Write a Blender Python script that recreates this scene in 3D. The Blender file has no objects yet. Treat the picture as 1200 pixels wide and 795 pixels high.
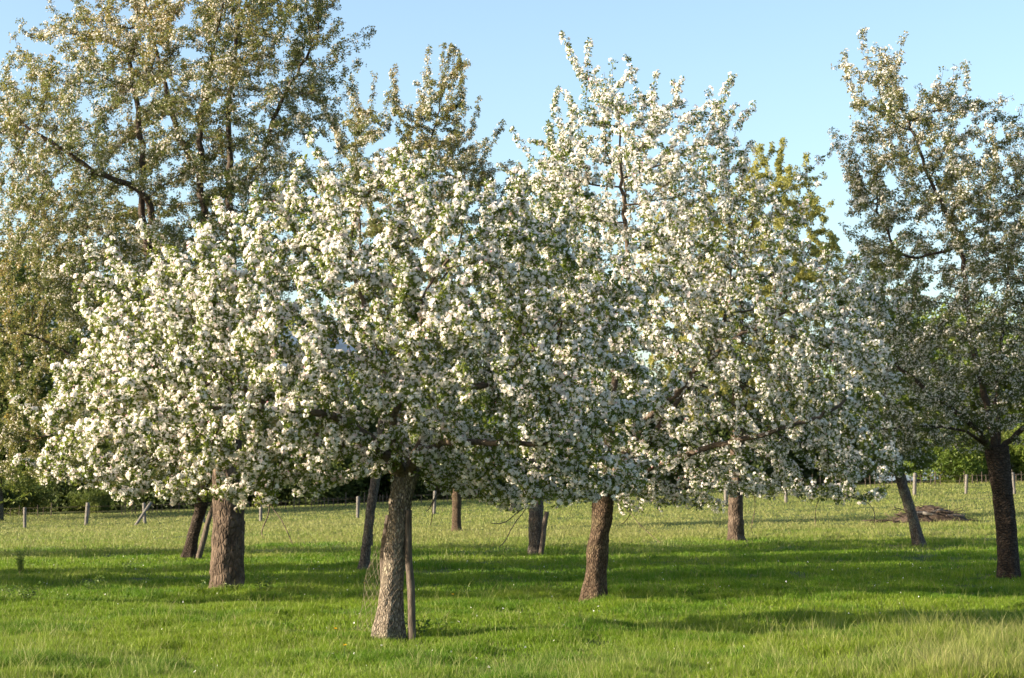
import bpy, math, random
import numpy as np
from mathutils import Vector

SC = bpy.context.scene
COL = SC.collection
R = math.radians

# ------------------------------------------------------------------ camera model
FPX, HORIZ, CAMZ = 2200.0, 575.0, 1.6          # focal length in photo pixels, horizon row, eye height
TILT = math.atan((HORIZ - 397.5) / FPX)
CT, ST = math.cos(TILT), math.sin(TILT)


def ray(px, py):
    x = (px - 600.0) / FPX
    v = (397.5 - py) / FPX
    return np.array([x, CT - v * ST, ST + v * CT])


def P(px, py, d):
    r = ray(px, py)
    return np.array([0, 0, CAMZ]) + r * (d / r[1])


# ------------------------------------------------------------------ noise
def _hash(ix, iy, iz, seed):
    n = (ix * 374761393 + iy * 668265263 + iz * 1274126177 + seed * 974711) & 0xFFFFFFFF
    n = ((n ^ (n >> 13)) * 1274126177) & 0xFFFFFFFF
    n = (n ^ (n >> 16)) & 0xFFFFFFFF
    return n / 4294967295.0


def vnoise(p, seed=0):
    p = np.asarray(p, float)
    i = np.floor(p).astype(np.int64)
    f = p - i
    f = f * f * (3 - 2 * f)
    out = 0
    for dx in (0, 1):
        wx = f[..., 0] if dx else 1 - f[..., 0]
        for dy in (0, 1):
            wy = f[..., 1] if dy else 1 - f[..., 1]
            for dz in (0, 1):
                wz = f[..., 2] if dz else 1 - f[..., 2]
                out = out + wx * wy * wz * _hash(i[..., 0] + dx, i[..., 1] + dy, i[..., 2] + dz, seed)
    return out


def fbm(p, seed=0, octv=3):
    p = np.asarray(p, float)
    a, s, t = 0.5, 0, 0
    for o in range(octv):
        s = s + a * vnoise(p * 2 ** o, seed + o)
        t += a
        a *= 0.5
    return s / t


def noise2(x, y, scale, seed=0, octv=3):
    p = np.stack([np.asarray(x, float) / scale, np.asarray(y, float) / scale, np.zeros_like(np.asarray(x, float))], -1)
    return fbm(p, seed, octv)


# ------------------------------------------------------------------ terrain
_td = np.arange(0, 700, 1.0)
_g = np.interp(_td, [0, 22, 60, 100, 125, 700], [0, 0, .42, 1, 1, 1])
_h = np.interp(_td, [0, 45, 80, 100, 121, 150, 700], [0, 0, .22, .45, 1.03, 1.35, 1.4])
_k = np.ones(9) / 9
_g = np.convolve(np.pad(_g, 4, 'edge'), _k, 'valid')
_h = np.convolve(np.pad(_h, 4, 'edge'), _k, 'valid')


def terrain(x, y):
    x = np.asarray(x, float)
    y = np.asarray(y, float)
    yy = np.clip(y, 0, 699)
    z = np.interp(yy, _td, _h) + np.interp(yy, _td, _g) * 0.039 * 45 * np.tanh(x / 45)
    near = np.clip(1 - np.abs(y) / 160, 0, 1)
    z = z + near * (0.16 * (noise2(x, y, 5.0, 3, 2) - .5) + 0.13 * (noise2(x, y, 1.5, 9, 2) - .5))
    return z


def at(px, py):
    r = ray(px, py)
    ds = np.arange(8, 260, 0.05)
    pts = np.array([0, 0, CAMZ])[None] + r[None] * (ds / r[1])[:, None]
    below = pts[:, 2] <= terrain(pts[:, 0], pts[:, 1])
    k = int(np.argmax(below)) if below.any() else len(ds) - 1
    p = pts[k].copy()
    p[2] = float(terrain(p[0], p[1]))
    return p


# ------------------------------------------------------------------ materials
def new_mat(name):
    m = bpy.data.materials.new(name)
    m.use_nodes = True
    nt = m.node_tree
    nt.nodes.clear()
    return m, nt, nt.nodes.new, nt.links.new


def ramp(nt, stops):
    n = nt.nodes.new('ShaderNodeValToRGB')
    e = n.color_ramp.elements
    while len(e) < len(stops):
        e.new(0.5)
    for el, (p, c) in zip(e, stops):
        el.position = p
        el.color = (c[0], c[1], c[2], 1)
    return n


def leafy(name, stops, trans=0.4, rough=0.5, gloss=True, tcol=(1.0, 1.0, .7)):
    m, nt, N, L = new_mat(name)
    out = N('ShaderNodeOutputMaterial')
    a = N('ShaderNodeAttribute')
    a.attribute_name = 'v'
    r = ramp(nt, stops)
    L(a.outputs['Fac'], r.inputs['Fac'])
    pb = N('ShaderNodeBsdfPrincipled')
    pb.inputs['Roughness'].default_value = rough
    pb.inputs['Specular IOR Level'].default_value = 0.35 if gloss else 0.1
    L(r.outputs['Color'], pb.inputs['Base Color'])
    mul = N('ShaderNodeMixRGB')
    mul.blend_type = 'MULTIPLY'
    mul.inputs['Fac'].default_value = 1
    mul.inputs['Color2'].default_value = (*tcol, 1)
    L(r.outputs['Color'], mul.inputs['Color1'])
    tr = N('ShaderNodeBsdfTranslucent')
    L(mul.outputs['Color'], tr.inputs['Color'])
    mx = N('ShaderNodeMixShader')
    mx.inputs['Fac'].default_value = trans
    L(pb.outputs[0], mx.inputs[1])
    L(tr.outputs[0], mx.inputs[2])
    L(mx.outputs[0], out.inputs['Surface'])
    return m


def bark(name, dark, mid, light, sx, sy, sz, bump=0.6, moss=None, band=False):
    m, nt, N, L = new_mat(name)
    out = N('ShaderNodeOutputMaterial')
    tc = N('ShaderNodeTexCoord')
    mp = N('ShaderNodeMapping')
    mp.inputs['Scale'].default_value = (sx, sy, sz)
    L(tc.outputs['Object'], mp.inputs['Vector'])
    n1 = N('ShaderNodeTexNoise')
    n1.inputs['Scale'].default_value = 1.0
    n1.inputs['Detail'].default_value = 6
    n1.inputs['Roughness'].default_value = 0.65
    L(mp.outputs[0], n1.inputs['Vector'])
    v1 = N('ShaderNodeTexVoronoi')
    v1.feature = 'DISTANCE_TO_EDGE'
    v1.inputs['Scale'].default_value = 1.3
    L(mp.outputs[0], v1.inputs['Vector'])
    vr = N('ShaderNodeMapRange')
    vr.inputs['From Max'].default_value = 0.25
    L(v1.outputs['Distance'], vr.inputs['Value'])
    r = ramp(nt, [(0.3, dark), (0.5, mid), (0.72, light)])
    L(n1.outputs['Fac'], r.inputs['Fac'])
    n2 = N('ShaderNodeTexNoise')
    n2.inputs['Scale'].default_value = 3.0
    n2.inputs['Detail'].default_value = 4
    L(tc.outputs['Object'], n2.inputs['Vector'])
    mr = N('ShaderNodeMapRange')
    mr.inputs['From Min'].default_value = 0.52
    mr.inputs['From Max'].default_value = 0.68
    L(n2.outputs['Fac'], mr.inputs['Value'])
    mix = N('ShaderNodeMixRGB')
    mix.inputs['Color2'].default_value = (*(moss or light), 1)
    L(mr.outputs[0], mix.inputs['Fac'])
    L(r.outputs['Color'], mix.inputs['Color1'])
    crack = N('ShaderNodeMixRGB')
    crack.blend_type = 'MULTIPLY'
    crack.inputs['Fac'].default_value = 0.2 if band else 0.55
    L(mix.outputs[0], crack.inputs['Color1'])
    L(vr.outputs[0], crack.inputs['Color2'])
    pb = N('ShaderNodeBsdfPrincipled')
    pb.inputs['Roughness'].default_value = 0.9
    pb.inputs['Specular IOR Level'].default_value = 0.15
    L(crack.outputs[0], pb.inputs['Base Color'])
    ad = N('ShaderNodeMath')
    ad.operation = 'ADD'
    L(n1.outputs['Fac'], ad.inputs[0])
    L(vr.outputs[0], ad.inputs[1])
    bp = N('ShaderNodeBump')
    bp.inputs['Strength'].default_value = bump
    bp.inputs['Distance'].default_value = 0.02
    L(ad.outputs[0], bp.inputs['Height'])
    L(bp.outputs[0], pb.inputs['Normal'])
    L(pb.outputs[0], out.inputs['Surface'])
    return m


def plain_noise(name, c1, c2, scale=(8, 8, 8), rough=0.85, bump=0.3, metallic=0):
    m, nt, N, L = new_mat(name)
    out = N('ShaderNodeOutputMaterial')
    tc = N('ShaderNodeTexCoord')
    mp = N('ShaderNodeMapping')
    mp.inputs['Scale'].default_value = scale
    L(tc.outputs['Object'], mp.inputs['Vector'])
    n1 = N('ShaderNodeTexNoise')
    n1.inputs['Scale'].default_value = 1
    n1.inputs['Detail'].default_value = 5
    L(mp.outputs[0], n1.inputs['Vector'])
    r = ramp(nt, [(0.35, c1), (0.65, c2)])
    L(n1.outputs['Fac'], r.inputs['Fac'])
    pb = N('ShaderNodeBsdfPrincipled')
    pb.inputs['Roughness'].default_value = rough
    pb.inputs['Metallic'].default_value = metallic
    pb.inputs['Specular IOR Level'].default_value = 0.2
    L(r.outputs[0], pb.inputs['Base Color'])
    bp = N('ShaderNodeBump')
    bp.inputs['Strength'].default_value = bump
    bp.inputs['Distance'].default_value = 0.01
    L(n1.outputs['Fac'], bp.inputs['Height'])
    L(bp.outputs[0], pb.inputs['Normal'])
    L(pb.outputs[0], out.inputs['Surface'])
    return m


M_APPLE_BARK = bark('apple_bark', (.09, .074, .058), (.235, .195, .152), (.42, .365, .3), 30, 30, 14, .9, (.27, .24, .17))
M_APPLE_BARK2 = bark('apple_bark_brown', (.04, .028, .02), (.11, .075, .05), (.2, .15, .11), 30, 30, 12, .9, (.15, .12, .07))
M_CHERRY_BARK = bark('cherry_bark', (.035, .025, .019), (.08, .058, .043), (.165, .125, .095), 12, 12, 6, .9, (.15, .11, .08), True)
M_SHADED_BARK = bark('shaded_cherry_bark', (.022, .017, .014), (.05, .037, .029), (.1, .077, .06), 10, 10, 18, .8, (.07, .055, .045))  # darker copy of cherry bark, shade on the trunks put into the colour
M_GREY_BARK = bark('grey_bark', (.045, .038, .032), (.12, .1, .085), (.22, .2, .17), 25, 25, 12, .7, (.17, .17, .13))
M_TWIG = plain_noise('branch_bark', (.055, .04, .03), (.13, .1, .075), (30, 30, 30), .85, .4)
M_TWIG_DARK = plain_noise('cherry_branch_bark', (.035, .026, .02), (.085, .062, .046), (30, 30, 30), .8, .4)
M_STAKE = plain_noise('stake_wood', (.05, .04, .032), (.125, .1, .08), (40, 40, 6), .9, .6)  # wood darkened, shade over the propping stakes mixed into its tone
M_WOOD = plain_noise('weathered_wood', (.09, .083, .075), (.18, .165, .15), (40, 40, 6), .9, .5)
M_WOOD_DARK = plain_noise('old_dark_wood', (.1, .08, .06), (.22, .18, .14), (40, 40, 6), .9, .5)
M_WIRE = plain_noise('rusty_wire', (.06, .045, .035), (.12, .1, .08), (40, 40, 40), .6, .1, .6)

M_PETAL = leafy('apple_petal', [(0, (.9, .895, .88)), (.6, (.88, .86, .84)), (.86, (.82, .68, .68)), (1, (.75, .32, .4))], .48, .6, False, (1, .97, .92))
M_CPETAL = leafy('cherry_petal', [(0, (.84, .83, .8)), (.55, (.78, .74, .68)), (1, (.62, .48, .38))], .45, .6, False, (1, .95, .85))
M_LEAF = leafy('apple_leaf', [(0, (.07, .115, .02)), (.5, (.135, .185, .034)), (1, (.25, .27, .07))], .56, .45)
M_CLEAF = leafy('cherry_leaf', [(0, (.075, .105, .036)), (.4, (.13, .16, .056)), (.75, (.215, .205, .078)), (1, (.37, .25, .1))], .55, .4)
M_YLEAF = leafy('pear_leaf', [(0, (.22, .24, .07)), (.5, (.32, .32, .1)), (1, (.42, .38, .14))], .5, .45)
M_BGLEAF = leafy('field_tree_leaf', [(0, (.07, .12, .02)), (.5, (.14, .2, .03)), (1, (.24, .27, .05))], .45, .5)
M_BGSHADED = leafy('shaded_tree_leaf', [(0, (.04, .062, .02)), (.5, (.08, .115, .035)), (1, (.14, .17, .05))], .4, .6)  # dark greens carry the shade of the far tree belt
M_BUSH = leafy('bush_leaf', [(0, (.07, .1, .025)), (.5, (.12, .16, .035)), (1, (.2, .21, .06))], .4, .5)
M_WEED = leafy('weed_leaf', [(0, (.05, .1, .02)), (.5, (.1, .17, .03)), (1, (.2, .22, .06))], .4, .5)

# ------------------------------------------------------------------ objects


def tag(o, label=None, cat=None, group=None, kind=None):
    if label:
        o['label'] = label
    if cat:
        o['category'] = cat
    if group:
        o['group'] = group
    if kind:
        o['kind'] = kind
    return o


def empty(name, loc=(0, 0, 0)):
    o = bpy.data.objects.new(name, None)
    o.location = loc
    o.empty_display_size = 0.2
    COL.objects.link(o)
    return o


def link(name, me, parent=None, loc=None):
    o = bpy.data.objects.new(name, me)
    COL.objects.link(o)
    if parent is not None:
        o.parent = parent
    if loc is not None:
        o.location = loc
    return o


def mesh_np(name, V, F, mat, v=None, smooth=False, origin=None, colour=None, tri=None):
    """V (n,3); F (m,4) quads (a repeated last index makes a triangle in tri); v per-face float."""
    V = np.asarray(V, np.float32)
    if origin is not None:
        V = V - np.asarray(origin, np.float32)
    F = np.asarray(F, np.int32).reshape(-1, 4) if F is not None and len(F) else np.zeros((0, 4), np.int32)
    T = np.asarray(tri, np.int32).reshape(-1, 3) if tri is not None and len(tri) else np.zeros((0, 3), np.int32)
    me = bpy.data.meshes.new(name)
    me.vertices.add(len(V))
    me.vertices.foreach_set('co', V.ravel())
    idx = np.concatenate([F.ravel(), T.ravel()])
    me.loops.add(len(idx))
    me.loops.foreach_set('vertex_index', idx)
    n = len(F) + len(T)
    me.polygons.add(n)
    starts = np.concatenate([np.arange(len(F)) * 4, len(F) * 4 + np.arange(len(T)) * 3]).astype(np.int32)
    me.polygons.foreach_set('loop_start', starts)
    me.polygons.foreach_set('use_smooth', np.full(n, smooth, bool))
    me.update(calc_edges=True)
    me.validate()
    if v is not None:
        a = me.attributes.new('v', 'FLOAT', 'FACE')
        a.data.foreach_set('value', np.asarray(v, np.float32))
    if colour is not None:
        a = me.attributes.new('col', 'FLOAT_COLOR', 'FACE')
        c = np.ones((n, 4), np.float32)
        c[:, :3] = colour
        a.data.foreach_set('color', c.ravel())
    if mat is not None:
        me.materials.append(mat)
    return me


class TB:
    """collects tubes into one mesh"""

    def __init__(s):
        s.V, s.F, s.T, s.n = [], [], [], 0

    def tube(s, pts, rad, sides=6, cap=True, disp=None):
        pts = np.asarray(pts, float)
        k = len(pts)
        if k < 2:
            return
        rad = np.broadcast_to(np.asarray(rad, float), (k,))
        t = np.gradient(pts, axis=0)
        t /= np.linalg.norm(t, axis=1)[:, None] + 1e-9
        ref = np.array([0.0, 1.0, 0.0]) if abs(t[0][2]) > 0.7 else np.array([0.0, 0.0, 1.0])
        u = np.cross(t, ref)
        ln = np.linalg.norm(u, axis=1)[:, None]
        u = np.where(ln > 1e-4, u / (ln + 1e-9), np.array([1.0, 0, 0]))
        w = np.cross(t, u)
        th = np.arange(sides) * 2 * np.pi / sides
        rr = rad[:, None] * np.ones(sides)[None]
        if disp is not None:
            rr = rr * disp(pts, th)
        ring = pts[:, None] + rr[..., None] * (np.cos(th)[None, :, None] * u[:, None] + np.sin(th)[None, :, None] * w[:, None])
        base = s.n
        s.V.append(ring.reshape(-1, 3))
        i = np.arange(k - 1)[:, None] * sides
        j = np.arange(sides)[None]
        j2 = (j + 1) % sides
        q = np.stack([i + j, i + j2, i + sides + j2, i + sides + j], -1).reshape(-1, 4) + base
        s.F.append(q)
        s.n += k * sides
        if cap:
            for ri, flip in ((0, True), (k - 1, False)):
                c = s.n
                s.V.append(pts[ri][None])
                s.n += 1
                a = base + ri * sides + np.arange(sides)
                b = base + ri * sides + (np.arange(sides) + 1) % sides
                tr = np.stack([b, a, np.full(sides, c)], -1) if flip else np.stack([a, b, np.full(sides, c)], -1)
                s.T.append(tr)

    def quad_faces(s, V, F):
        s.V.append(np.asarray(V, float))
        s.F.append(np.asarray(F) + s.n)
        s.n += len(V)

    def build(s, name, mat, parent=None, smooth=True, origin=None, loc=None):
        me = mesh_np(name, np.concatenate(s.V), np.concatenate(s.F) if s.F else None, mat, None, smooth, origin,
                     tri=np.concatenate(s.T) if s.T else None)
        return link(name, me, parent, loc)


def smooth_poly(pts, n):
    pts = np.asarray(pts, float)
    k = len(pts)
    if k == 2:
        t = np.linspace(0, 1, n)[:, None]
        return pts[0] * (1 - t) + pts[1] * t
    e = np.concatenate([[2 * pts[0] - pts[1]], pts, [2 * pts[-1] - pts[-2]]])
    out = []
    for u in np.linspace(0, k - 1 - 1e-6, n):
        i = int(u)
        f = u - i
        a, b, c, d = e[i:i + 4]
        out.append(0.5 * (2 * b + (c - a) * f + (2 * a - 5 * b + 4 * c - d) * f * f + (3 * b - a - 3 * c + d) * f ** 3))
    return np.array(out)


def unit(a):
    return a / (np.linalg.norm(a, axis=-1, keepdims=True) + 1e-9)


# ------------------------------------------------------------------ blossom clusters and leaf whorls
def tpl_blossom(rng, nfl, fr, dome, petals=5, pink=0.03):
    V, F, v = [], [], []
    nb = 0
    for i in range(nfl):
        th = rng.uniform(0, 6.283)
        ph = math.acos(rng.uniform(0.05, 1))
        n = np.array([math.sin(ph) * math.cos(th), math.sin(ph) * math.sin(th), math.cos(ph)])
        c = n * dome * rng.uniform(.7, 1.1)
        n = unit(n + rng.normal(0, .16, 3))
        u = unit(np.cross(n, rng.normal(0, 1, 3)))
        w = np.cross(n, u)
        bud = rng.random() < pink
        r = fr * rng.uniform(.8, 1.15) * (0.5 if bud else 1)
        cup = rng.uniform(.1, .4) + (1.2 if bud else 0)
        tint = rng.uniform(.85, 1) if bud else rng.uniform(0, .7)
        for p in range(petals):
            a = 2 * math.pi * (p + rng.uniform(-.1, .1)) / petals
            hw = math.pi / petals * 1.0

            def pt(ang, rad, h):
                return c + (u * math.cos(ang) + w * math.sin(ang)) * rad + n * h
            V += [c, pt(a - hw * .8, r * .7, r * cup * .4), pt(a, r, r * cup * .75 + rng.uniform(-.1, .1) * r), pt(a + hw * .8, r * .7, r * cup * .4)]
            F.append([nb, nb + 1, nb + 2, nb + 3])
            v.append(tint)
            nb += 4
    return np.array(V), np.array(F), np.array(v)


def tpl_leaves(rng, n, L, W, up=0.3, spread=1.0):
    V, F, v = [], [], []
    nb = 0
    for i in range(n):
        a = 2 * math.pi * (i + rng.uniform(-.4, .4)) / n
        el = rng.normal(up, .35)
        d = np.array([math.cos(a) * math.cos(el), math.sin(a) * math.cos(el), math.sin(el)]) * spread
        d = unit(d)
        s = unit(np.cross(d, np.array([0, 0, 1.0]) + rng.normal(0, .45, 3)))
        nn = np.cross(s, d)
        l = L * rng.uniform(.6, 1.15)
        b = d * L * .25
        wd = W * l / L * .5
        mid = b + d * l * .5
        V += [b, mid + s * wd + nn * wd * .5, b + d * l - nn * l * .12, mid - s * wd + nn * wd * .5]
        F.append([nb, nb + 1, nb + 2, nb + 3])
        v.append(rng.uniform(-.25, .25))
        nb += 4
    return np.array(V), np.array(F), np.array(v)


def scatter(rng, tpls, pos, nrm, scl, base=None):
    """base: per-instance offset added to face value"""
    n = len(pos)
    pick = rng.integers(0, len(tpls), n)
    Vs, Fs, vs, off = [], [], [], 0
    nrm = unit(nrm)
    u = unit(np.cross(nrm, rng.normal(0, 1, (n, 3))))
    w = np.cross(nrm, u)
    B = np.stack([u, w, nrm], 1)
    for k, (tv, tf, tc) in enumerate(tpls):
        m = np.where(pick == k)[0]
        if not len(m):
            continue
        vv = np.einsum('vj,njk->nvk', tv, B[m]) * scl[m][:, None, None] + pos[m][:, None]
        ff = tf[None] + (np.arange(len(m)) * len(tv))[:, None, None] + off
        cc = tc[None] + (base[m][:, None] if base is not None else 0)
        Vs.append(vv.reshape(-1, 3))
        Fs.append(ff.reshape(-1, 4))
        vs.append(np.broadcast_to(cc, (len(m), len(tc))).reshape(-1))
        off += len(m) * len(tv)
    return np.concatenate(Vs), np.concatenate(Fs), np.clip(np.concatenate(vs), 0, 1)


# ------------------------------------------------------------------ trees grown into a crown volume
def inside(poly, x, y):
    poly = np.asarray(poly, float)
    c = np.zeros(len(x), bool)
    j = len(poly) - 1
    for i in range(len(poly)):
        xi, yi = poly[i]
        xj, yj = poly[j]
        m = ((yi > y) != (yj > y)) & (x < (xj - xi) * (y - yi) / (yj - yi + 1e-12) + xi)
        c ^= m
        j = i
    return c


def edge_dist(poly, x, y):
    poly = np.asarray(poly, float)
    best = np.full(len(x), 1e9)
    p = np.stack([x, y], -1)
    for i in range(len(poly)):
        a, b = poly[i - 1], poly[i]
        ab = b - a
        t = np.clip(((p - a) @ ab) / (ab @ ab + 1e-9), 0, 1)
        best = np.minimum(best, np.linalg.norm(p - (a + t[:, None] * ab), axis=1))
    return best


def crown_points(rng, poly, d, thick, n, shell=0.35, lump=1.2):
    poly = np.asarray(poly, float)
    lo, hi = poly.min(0), poly.max(0)
    out = []
    need = n
    px_m = FPX / d
    while need > 0:
        x = rng.uniform(lo[0], hi[0], need * 4)
        y = rng.uniform(lo[1], hi[1], need * 4)
        k = inside(poly, x, y)
        x, y = x[k], y[k]
        e = edge_dist(poly, x, y) / px_m                       # metres from the outline
        half = thick * np.sqrt(np.clip(1 - (1 - np.clip(e / thick, 0, 1)) ** 2, 0.04, 1))
        t = rng.uniform(-1, 1, len(x))
        t = np.where(rng.random(len(x)) < shell, np.sign(t) * np.abs(t) ** 0.35, t)
        pts = np.array([0, 0, CAMZ]) + np.stack([(x - 600) / FPX, CT - (397.5 - y) / FPX * ST, ST + (397.5 - y) / FPX * CT], -1) * \
            ((d + t * half) / (CT - (397.5 - y) / FPX * ST))[:, None]
        # clumps and gaps
        g = fbm(pts / lump, 17, 2)
        k = rng.random(len(pts)) < np.clip((g - .28) * 5, 0.08, 1)
        pts = pts[k]
        out.append(pts[:need])
        need -= len(pts[:need])
    return np.concatenate(out)


def colonize(rng, nodes, par, A, step, infl, kill, trop, iters=160):
    nodes = [np.asarray(p, float) for p in nodes]
    par = list(par)
    N0 = np.array(nodes)
    D = np.linalg.norm(A[:, None] - N0[None], axis=2)
    ni, nd = D.argmin(1), D.min(1)
    alive = np.ones(len(A), bool)
    kids = np.zeros(200000, np.int16)
    NA = np.zeros((60000, 3))
    n = len(N0)
    NA[:n] = N0
    for it in range(iters):
        act = np.where(alive & (nd < infl))[0]
        if not len(act):
            break
        v = unit(A[act] - NA[ni[act]])
        acc = np.zeros((n, 3))
        np.add.at(acc, ni[act], v)
        idx = np.unique(ni[act])
        idx = idx[kids[idx] < 4]
        if not len(idx) or n + len(idx) > 58000:
            break
        d = unit(acc[idx]) + trop + rng.normal(0, .22, (len(idx), 3))
        new = NA[idx] + unit(d) * step
        kids[idx] += 1
        NA[n:n + len(idx)] = new
        par += idx.tolist()
        al = np.where(alive)[0]
        dd = np.linalg.norm(A[al][:, None] - new[None], axis=2)
        mi, mn = dd.argmin(1), dd.min(1)
        b = mn < nd[al]
        nd[al[b]] = mn[b]
        ni[al[b]] = n + mi[b]
        alive[nd < kill] = False
        n += len(idx)
    return NA[:n].copy(), np.array(par)


def trunk_mesh(name, pts, rad, seed, mat, parent, origin, furrow=0.09, sides=30, flare=.45, ridge=11, dz=0.045):
    pts = np.asarray(pts, float)
    L = np.linalg.norm(np.diff(pts, axis=0), axis=1).sum()
    n = max(8, int(L / dz))
    path = smooth_poly(pts, n)
    r = np.interp(np.linspace(0, 1, n), np.linspace(0, 1, len(rad)), rad)
    hgt = np.linspace(0, L, n) - 0.12
    r = r * (1 + flare * np.exp(-np.clip(hgt, 0, None) / 0.16))

    kr = np.random.default_rng(seed + 3)
    knots = [(kr.uniform(-3.1, 3.1), kr.uniform(.35, max(.5, L - .3)), kr.uniform(.35, .6), kr.uniform(.12, .26)) for _ in range(7)]

    def disp(pp, th):
        cx, sx = np.cos(th)[None], np.sin(th)[None]
        z = np.linspace(0, L, len(pp))[:, None]
        p1 = np.stack([cx * 1.1 + 0 * z, sx * 1.1 + 0 * z, z * 1.6 + 0 * cx], -1)
        p2 = np.stack([cx * 4.5 + 0 * z, sx * 4.5 + 0 * z, z * 7 + 0 * cx], -1)
        p3 = np.stack([cx * 9 + 0 * z, sx * 9 + 0 * z, z * 16 + 0 * cx], -1)
        fl = np.exp(-np.clip(z - .1, 0, None) / .22)
        kn = 0
        for (ka, kz, ks, kh) in knots:
            da = np.angle(np.exp(1j * (np.arctan2(sx, cx) - ka)))
            q = (da / ks) ** 2 + ((z - kz) / (ks * .22)) ** 2
            kn = kn + kh * (np.exp(-q) - .75 * np.exp(-q * 6))
        roots = kn + .16 * fl * np.cos(5 * np.arctan2(sx, cx) + seed)
        return 1 + .17 * (fbm(p1, seed, 2) - .5) + furrow * 2.2 * (vnoise(p2, seed + 5) - .5) + furrow * 1.3 * (vnoise(p3, seed + 9) - .5) + roots
    tb = TB()
    tb.tube(path, r, sides, True, disp)
    return tb.build(name, mat, parent, True, origin)


def make_tree(name, label, cat, seed, base_px, trunk_px, trunk_w, poly, limbs, shoots=(), bare=(), d=None, thick=2.6,
              n_attr=2200, step=.13, kill=.24, clusters=5000, leaf_n=6, leaf_size=(.05, .03), flower=(6, .021, .036, 5),
              mats=None, group=None, auto_shoots=70, shoot_len=(.25, .7), shell=.4, r_tip=.0035, trop=(0, 0, .06),
              twig_r=.013, blossom_share=1.0, leaf_share=1.0, furrow=.09, sides=30, lump=1.2, vbase=.5, vtop=0., scl=1.0, p_exp=2.35,
              flare=.36, pet_v=0.1, dens=3.3, limb=.68, spread=None, bt=0.0):
    spread = spread or (.15 if mats[2] is M_CPETAL else .075)
    rng = np.random.default_rng(seed)
    n_attr, kill, clusters = int(n_attr * 1.9), kill * .8, int(clusters * dens)
    bark_m, twig_m, petal_m, leaf_m = mats
    b = at(*base_px)
    if d is None:
        d = b[1]
    root = empty(name, tuple(b))
    tag(root, label, cat, group)
    # trunk
    tp = [b - np.array([0, 0, .12])]
    for (x, y, *dd) in trunk_px:
        tp.append(P(x, y, d + (dd[0] if dd else 0)))
    rad = [w / 2 / FPX * d for w in trunk_w]
    top = tp[-1]
    tp_ext = tp + [top + unit(top - tp[-2]) * .12]
    trunk_mesh('trunk', tp_ext, rad + [rad[-1] * .75], seed, bark_m, root, b, furrow, sides, flare)
    # limbs laid out, then grown
    nodes, par, fixr = [top.copy()], [-1], [rad[-1] * .8]
    for lb in limbs:
        r0, r1, pts = lb[0] * limb, lb[1] * limb, [tp[-1] - unit(tp[-1] - tp[-2]) * .05] + [P(x, y, d + dd) for (x, y, dd) in lb[2]]
        if len(lb) > 3:                                   # starts lower/higher on another point
            pts[0] = P(*lb[3][:2], d + lb[3][2])
        L = np.linalg.norm(np.diff(pts, axis=0), axis=1).sum()
        q = smooth_poly(pts, max(4, int(L / step)))
        q[1:] += rng.normal(0, .018, q[1:].shape)
        first = int(np.argmin([np.linalg.norm(q[0] - nn) for nn in nodes])) if len(lb) > 3 else 0
        prev = first
        for i in range(1, len(q)):
            nodes.append(q[i])
            par.append(prev)
            fixr.append(r0 + (r1 - r0) * i / (len(q) - 1))
            prev = len(nodes) - 1
    A = crown_points(rng, poly, d, thick, n_attr, shell, lump)
    ND, PR = colonize(rng, nodes, par, A, step, 4.0, kill, np.array(trop))
    nfix = len(fixr)
    # shoots to given tips, bare twigs, and random upright shoots
    isbare = np.zeros(len(ND), bool)
    NDl, PRl, BRl = [ND], [PR], [isbare]
    cnt = len(ND)

    def add_line(start_i, tip, bow, bare_flag, gap=.08):
        nonlocal cnt
        s = ND[start_i]
        L = np.linalg.norm(tip - s)
        k = max(2, int(L / gap))
        t = np.linspace(0, 1, k + 1)[1:, None]
        mid = (s + tip) / 2 + bow
        pts = (1 - t) ** 2 * s + 2 * t * (1 - t) * mid + t * t * tip
        pts = pts + rng.normal(0, .022 if bare_flag else .008, pts.shape)
        NDl.append(pts)
        PRl.append(np.concatenate([[start_i], cnt + np.arange(k - 1)]))
        BRl.append(np.full(k, bare_flag))
        cnt += k
    far = np.arange(nfix, len(ND))
    for lst, flag in ((shoots, False), (bare, True)):
        for (x, y, *dd) in lst:
            tip = P(x, y, d + (dd[0] if dd else rng.uniform(-.8, .8)))
            dist = np.linalg.norm((ND[far] - tip) * np.array([1, .6, 1]), axis=1)
            if not flag:
                dist = dist + np.where(ND[far][:, 2] > tip[2] - .25, 1.5, 0)
            i = far[int(np.argmin(dist))]
            add_line(i, tip, np.array([0, 0, .02]) + rng.normal(0, .06, 3), flag)
    zmid = np.percentile(ND[far][:, 2], 55)
    cand = far[ND[far][:, 2] > zmid]
    cen = ND[far].mean(0)
    for i in rng.choice(cand, min(auto_shoots, len(cand)), replace=False):
        o = unit(ND[i] - cen)
        dirv = unit(np.array([o[0] * .45, o[1] * .45, .8]) + rng.normal(0, .22, 3))
        add_line(i, ND[i] + dirv * rng.uniform(*shoot_len), rng.normal(0, .04, 3), False)
    ND = np.concatenate(NDl)
    PR = np.concatenate(PRl).astype(int)
    BR = np.concatenate(BRl)
    n = len(ND)
    # radii by the pipe model
    acc = np.zeros(n)
    has = np.zeros(n, bool)
    rr = np.zeros(n)
    for i in range(n - 1, -1, -1):
        v = acc[i] if has[i] else r_tip ** p_exp
        rr[i] = v ** (1 / p_exp)
        if i < nfix:
            rr[i] = max(rr[i], fixr[i]) if i else fixr[0]
        if PR[i] >= 0:
            acc[PR[i]] += min(v, .07 ** p_exp)
            has[PR[i]] = True
    rr = np.where(BR, np.maximum(rr, .006), rr)
    # main child chains
    mainc = np.full(n, -1)
    best = np.full(n, -1.0)
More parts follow.
